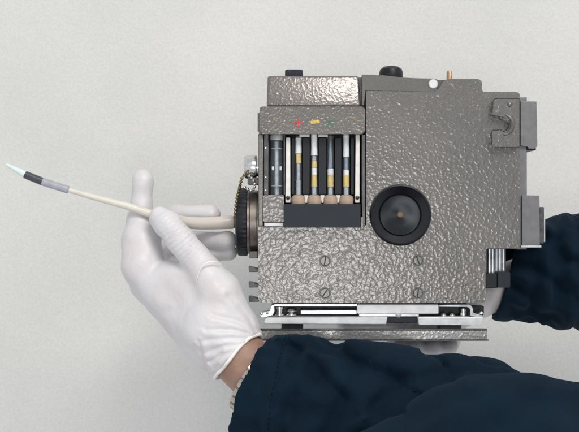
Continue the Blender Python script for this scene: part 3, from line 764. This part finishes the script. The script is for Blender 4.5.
# navy cloth
def cloth(name, c0, c1):
    m, nt, b = new_mat(name)
    tc = N(nt, 'ShaderNodeTexCoord')
    n1 = N(nt, 'ShaderNodeTexNoise', Scale=22.0, Detail=5.0); nt.links.new(tc.outputs['Object'], n1.inputs['Vector'])
    cr = N(nt, 'ShaderNodeValToRGB'); nt.links.new(n1.outputs['Fac'], cr.inputs[0])
    cr.color_ramp.elements[0].position = .3; cr.color_ramp.elements[0].color = (*c0, 1)
    cr.color_ramp.elements[1].position = .72; cr.color_ramp.elements[1].color = (*c1, 1)
    nt.links.new(cr.outputs[0], b.inputs['Base Color']); b.inputs['Roughness'].default_value = .78
    b.inputs['Sheen Weight'].default_value = .06; b.inputs['Sheen Roughness'].default_value = .4; b.inputs['Sheen Tint'].default_value = (.35, .55, .8, 1)
    b.inputs['Specular IOR Level'].default_value = .08
    wv = N(nt, 'ShaderNodeTexNoise', Scale=1500.0, Detail=1.0); nt.links.new(tc.outputs['Object'], wv.inputs['Vector'])
    w2 = N(nt, 'ShaderNodeTexNoise', Scale=13.0, Detail=3.0, noise_type='RIDGED_MULTIFRACTAL'); w2.inputs['Distortion'].default_value = .6
    mp = N(nt, 'ShaderNodeMapping'); mp.inputs['Scale'].default_value = (1.0, 1.0, .6); mp.inputs['Rotation'].default_value = (0, .6, 0)
    nt.links.new(tc.outputs['Object'], mp.inputs['Vector']); nt.links.new(mp.outputs[0], w2.inputs['Vector'])
    ma = N(nt, 'ShaderNodeMath', operation='MULTIPLY_ADD'); ma.inputs[1].default_value = .10
    nt.links.new(wv.outputs['Fac'], ma.inputs[0]); nt.links.new(w2.outputs['Fac'], ma.inputs[2])
    bp = N(nt, 'ShaderNodeBump', Strength=.8, Distance=.0085); nt.links.new(ma.outputs[0], bp.inputs['Height']); nt.links.new(bp.outputs[0], b.inputs['Normal'])
    return m
M['navy'] = cloth('navy_cotton', (.0026, .0098, .020), (.0044, .015, .028))

def path_param(X, Y, Z, path):
    """distance to a tapered path, arc length along it and angle round it"""
    best = None; acc = 0
    for (p0, r0), (p1, r1) in zip(path[:-1], path[1:]):
        ab = p1 - p0; L = ab.length
        t = np.clip(((X - p0.x) * ab.x + (Y - p0.y) * ab.y + (Z - p0.z) * ab.z) / (L * L), 0, 1)
        dx, dy, dz = X - p0.x - ab.x * t, Y - p0.y - ab.y * t, Z - p0.z - ab.z * t
        d = np.sqrt(dx * dx + dy * dy + dz * dz); f = d - (r0 + (r1 - r0) * t)
        th = np.arctan2(dz, -dy)
        if best is None: best = [f, acc + t * L, th]
        else:
            mk_ = f < best[0]
            best = [np.where(mk_, f, best[0]), np.where(mk_, acc + t * L, best[1]), np.where(mk_, th, best[2])]
        acc += L
    return best

near_folds = [([(286, 352), (312, 368), (345, 400)], .0060, .0042), ([(326, 340), (350, 366), (396, 382)], .0075, .0050),
              ([(284, 344), (277, 372), (272, 410)], .0022, .0018), ([(294, 396), (284, 440)], .0055, .0036),
              ([(356, 384), (338, 412), (322, 440)], .0075, .0045), ([(446, 376), (412, 380), (372, 404)], .0080, .0052),
              ([(306, 334), (302, 352), (290, 370)], .0035, .0022), ([(252, 370), (260, 392), (256, 430)], .0045, .0022)]
far_folds = [([(534, 200), (529, 250), (534, 340)], .0050, .0036), ([(560, 200), (551, 260), (557, 345)], .0060, .0036), ([(510, 282), (530, 298), (552, 318)], .0050, .0034), ([(538, 238), (560, 260), (600, 266)], .0055, .0036), ([(580, 200), (574, 270), (582, 345)], .0060, .0034), ([(504, 258), (528, 268), (562, 290)], .0050, .0030)]
near_folds_b = [([(600, 412), (548, 412), (505, 428)], .0085, .0040), ([(470, 402), (440, 416), (410, 440)], .0070, .0030)]
# near sleeve
sA = [J(258, 394, -.050, 57), J(300, 400, -.058, 62), J(345, 410, -.072, 66), J(400, 415, -.082, 70), J(440, 421, -.088, 67), J(482, 426, -.094, 66), J(516, 440, -.10, 63)]
sB = [J(392, 500, -.180, 74), J(470, 480, -.186, 95), J(540, 475, -.190, 97), J(640, 480, -.195, 94), J(820, 500, -.21, 92), J(1000, 540, -.22, 92)]
rim_c = W(255, 392, -.048); rim_n = (W(300, 410, -.062) - rim_c).normalized()
rim_n = (rim_n + Vector((.0, 0, .04))).normalized()
def sleeve1(X, Y, Z):
    f, s, th = path_param(X, Y, Z, sA)
    wn = vnoise(X * 22, Y * 22, Z * 22); wn2 = vnoise(X * 55, Y * 55, Z * 55)
    # elastic gather behind the cuff
    f = f + .0050 * np.exp(-((s - .064 + .006 * wn) / .010) ** 2)
    f = f - .0016 * np.exp(-((s - .030) / .020) ** 2)
    g = np.exp(-((s - .062) / .026) ** 2)
    f = f + g * .0030 * np.sin(th * 12 + wn * 3.0) + .0011 * np.exp(-(s / .03) ** 2) * np.sin(th * 17 + wn * 3)
    # slanting folds further up the arm
    ph = (s * 42 + th * 2.2 + wn * 2.2)
    far = 1 / (1 + np.exp(-(s - .085) / .012))
    f = f + far * (.0060 * (np.abs(np.sin(ph)) ** .5 - .75)) * -1
    f = f - .0012 * wn2 - .0040 * wn
    f = f + creases(X + .002 * wn2, Y, Z + .002 * wn, near_folds, -.12) * .8 * (1 - np.tanh((Y + .07) / .02))
    fB, sB_, thB = path_param(X, Y, Z, sB)
    fB = fB - .0050 * vnoise(X * 12 + 5, Y * 12, Z * 12) - .0016 * np.sin(sB_ * 45 + thB * 2.4 + wn * 2)
    fB = fB + creases(X + .003 * wn, Y, Z + .003 * wn2, near_folds_b, -.25)
    F = smin(f, fB, .0018)
    # hollow cuff
    d = (X - rim_c.x) * rim_n.x + (Y - rim_c.y) * rim_n.y + (Z - rim_c.z) * rim_n.z
    F = np.maximum(F, -(d + .001 * np.sin(th * 9)))
    inner = f + .0065
    F = np.maximum(F, -np.maximum(inner, d - .022))
    return F
lo, hi = bounds([p for p, r in sA] + [W(700, 470, -.15)], .088)
hi = np.array([.44, .02, -.06]); lo = np.array([-.085, -.285, -.335])
s1 = link('jacket_sleeve', sdf_mesh('jacket_sleeve', sleeve1, lo, hi, .0028), M['navy'], person, angle=180)
s1['label'] = 'navy jacket sleeve of the near arm'

# sewn seams on the near cuff: thread dashes laid on the cloth
from mathutils.bvhtree import BVHTree
M['thread'] = simple('dark_thread', (.0016, .005, .010), .8, spec=.1)
bv = BVHTree.FromPolygons([v.co + person.location for v in s1.data.vertices], [tuple(p.vertices) for p in s1.data.polygons])
def stitches(path, step, on):
    bm = bmesh.new()
    P = catmull([list(W(x, y, -.11)) for x, y in path], 40)
    run, seg_pts, last = 0, [], None
    for p in P:
        hit = bv.ray_cast(Vector((p[0], -.6, p[2])), Vector((0, 1, 0)))[0]
        if hit is None: continue
        if last is not None: run += (hit - last).length
        last = hit
        if run % step < on * step: seg_pts.append(hit + Vector((0, -.0002, 0)))
        else:
            if len(seg_pts) > 2: sweep_bm(seg_pts, .0004, 6, bm=bm)
            seg_pts = []
    finish('seam_stitching', bm, M['thread'], person, s1)
stitches([(286, 340), (281, 356), (275, 380), (270, 405), (268, 432)], .0055, .62)

# far sleeve
sC = [J(505, 272, .094, 48), J(530, 270, .090, 54), J(575, 271, .080, 58), J(680, 280, .050, 64), J(860, 310, -.02, 70)]
rimC = W(501, 282, .094); rimCn = Vector((1, -.1, -.24)).normalized()
def sleeve2(X, Y, Z):
    f, s, th = path_param(X, Y, Z, sC)
    wn = vnoise(X * 26 + 9, Y * 26, Z * 26)
    f = f + .0038 * np.exp(-((s - .034 + .005 * wn) / .008) ** 2)
    f = f - .0030 * (np.abs(np.sin(s * 60 + th * 1.1 + wn * 2.0)) - .6)
    g = np.exp(-((s - .035) / .026) ** 2)
    f = f + g * .0020 * np.sin(th * 13 + wn * 2.5) - .0026 * wn
    f = f + creases(X + .003 * wn, Y, Z, far_folds, .05) * .75 * (1 - np.tanh((Y - .075) / .015))
    d = (X - rimC.x) * rimCn.x + (Y - rimC.y) * rimCn.y + (Z - rimC.z) * rimCn.z
    F = np.maximum(f, -d)
    F = np.maximum(F, -np.maximum(f + .0065, d - .018))
    return F
s2 = link('jacket_sleeve', sdf_mesh('jacket_sleeve_b', sleeve2, np.array([.17, -.03, -.16]), np.array([.52, .17, .06]), .0025), M['navy'], person, angle=180)
s2['label'] = 'navy jacket sleeve of the far arm'

# ------------------------------------------------------------------ bracelet on the wrist
br = thing('wrist_bracelet', W(252, 372, -.04), 'silver metal link bracelet on wrist between white glove and navy cuff', 'bracelet')
bc = W(254.0, 379.5, -.0440); ba = (W(247, 365, -.038) - W(266, 378, -.044)).normalized()
u = ba.cross(Vector((0, 1, 0))).normalized(); v = ba.cross(u)
me0 = None
for i in range(22):
    a = 2 * math.pi * i / 22
    if me0 is None:
        bm = bmesh.new(); bmesh.ops.create_cube(bm, size=1)
        bmesh.ops.scale(bm, vec=(.0024, .0086, .0080), verts=bm.verts)
        bmesh.ops.bevel(bm, geom=list(bm.edges), offset=.0008, segments=2, affect='EDGES')
        me0 = bpy.data.meshes.new('link'); bm.to_mesh(me0); bm.free()
        me0.materials.append(M['band'])
    o = bpy.data.objects.new('link', me0); col.objects.link(o); o.parent = br
    rad = (u * math.cos(a) + v * math.sin(a)); tan = ba.cross(rad)
    mat = Matrix((rad, tan, ba)).transposed().to_4x4()
    mat.translation = bc + rad * .0335 - br.location
    o.matrix_local = mat
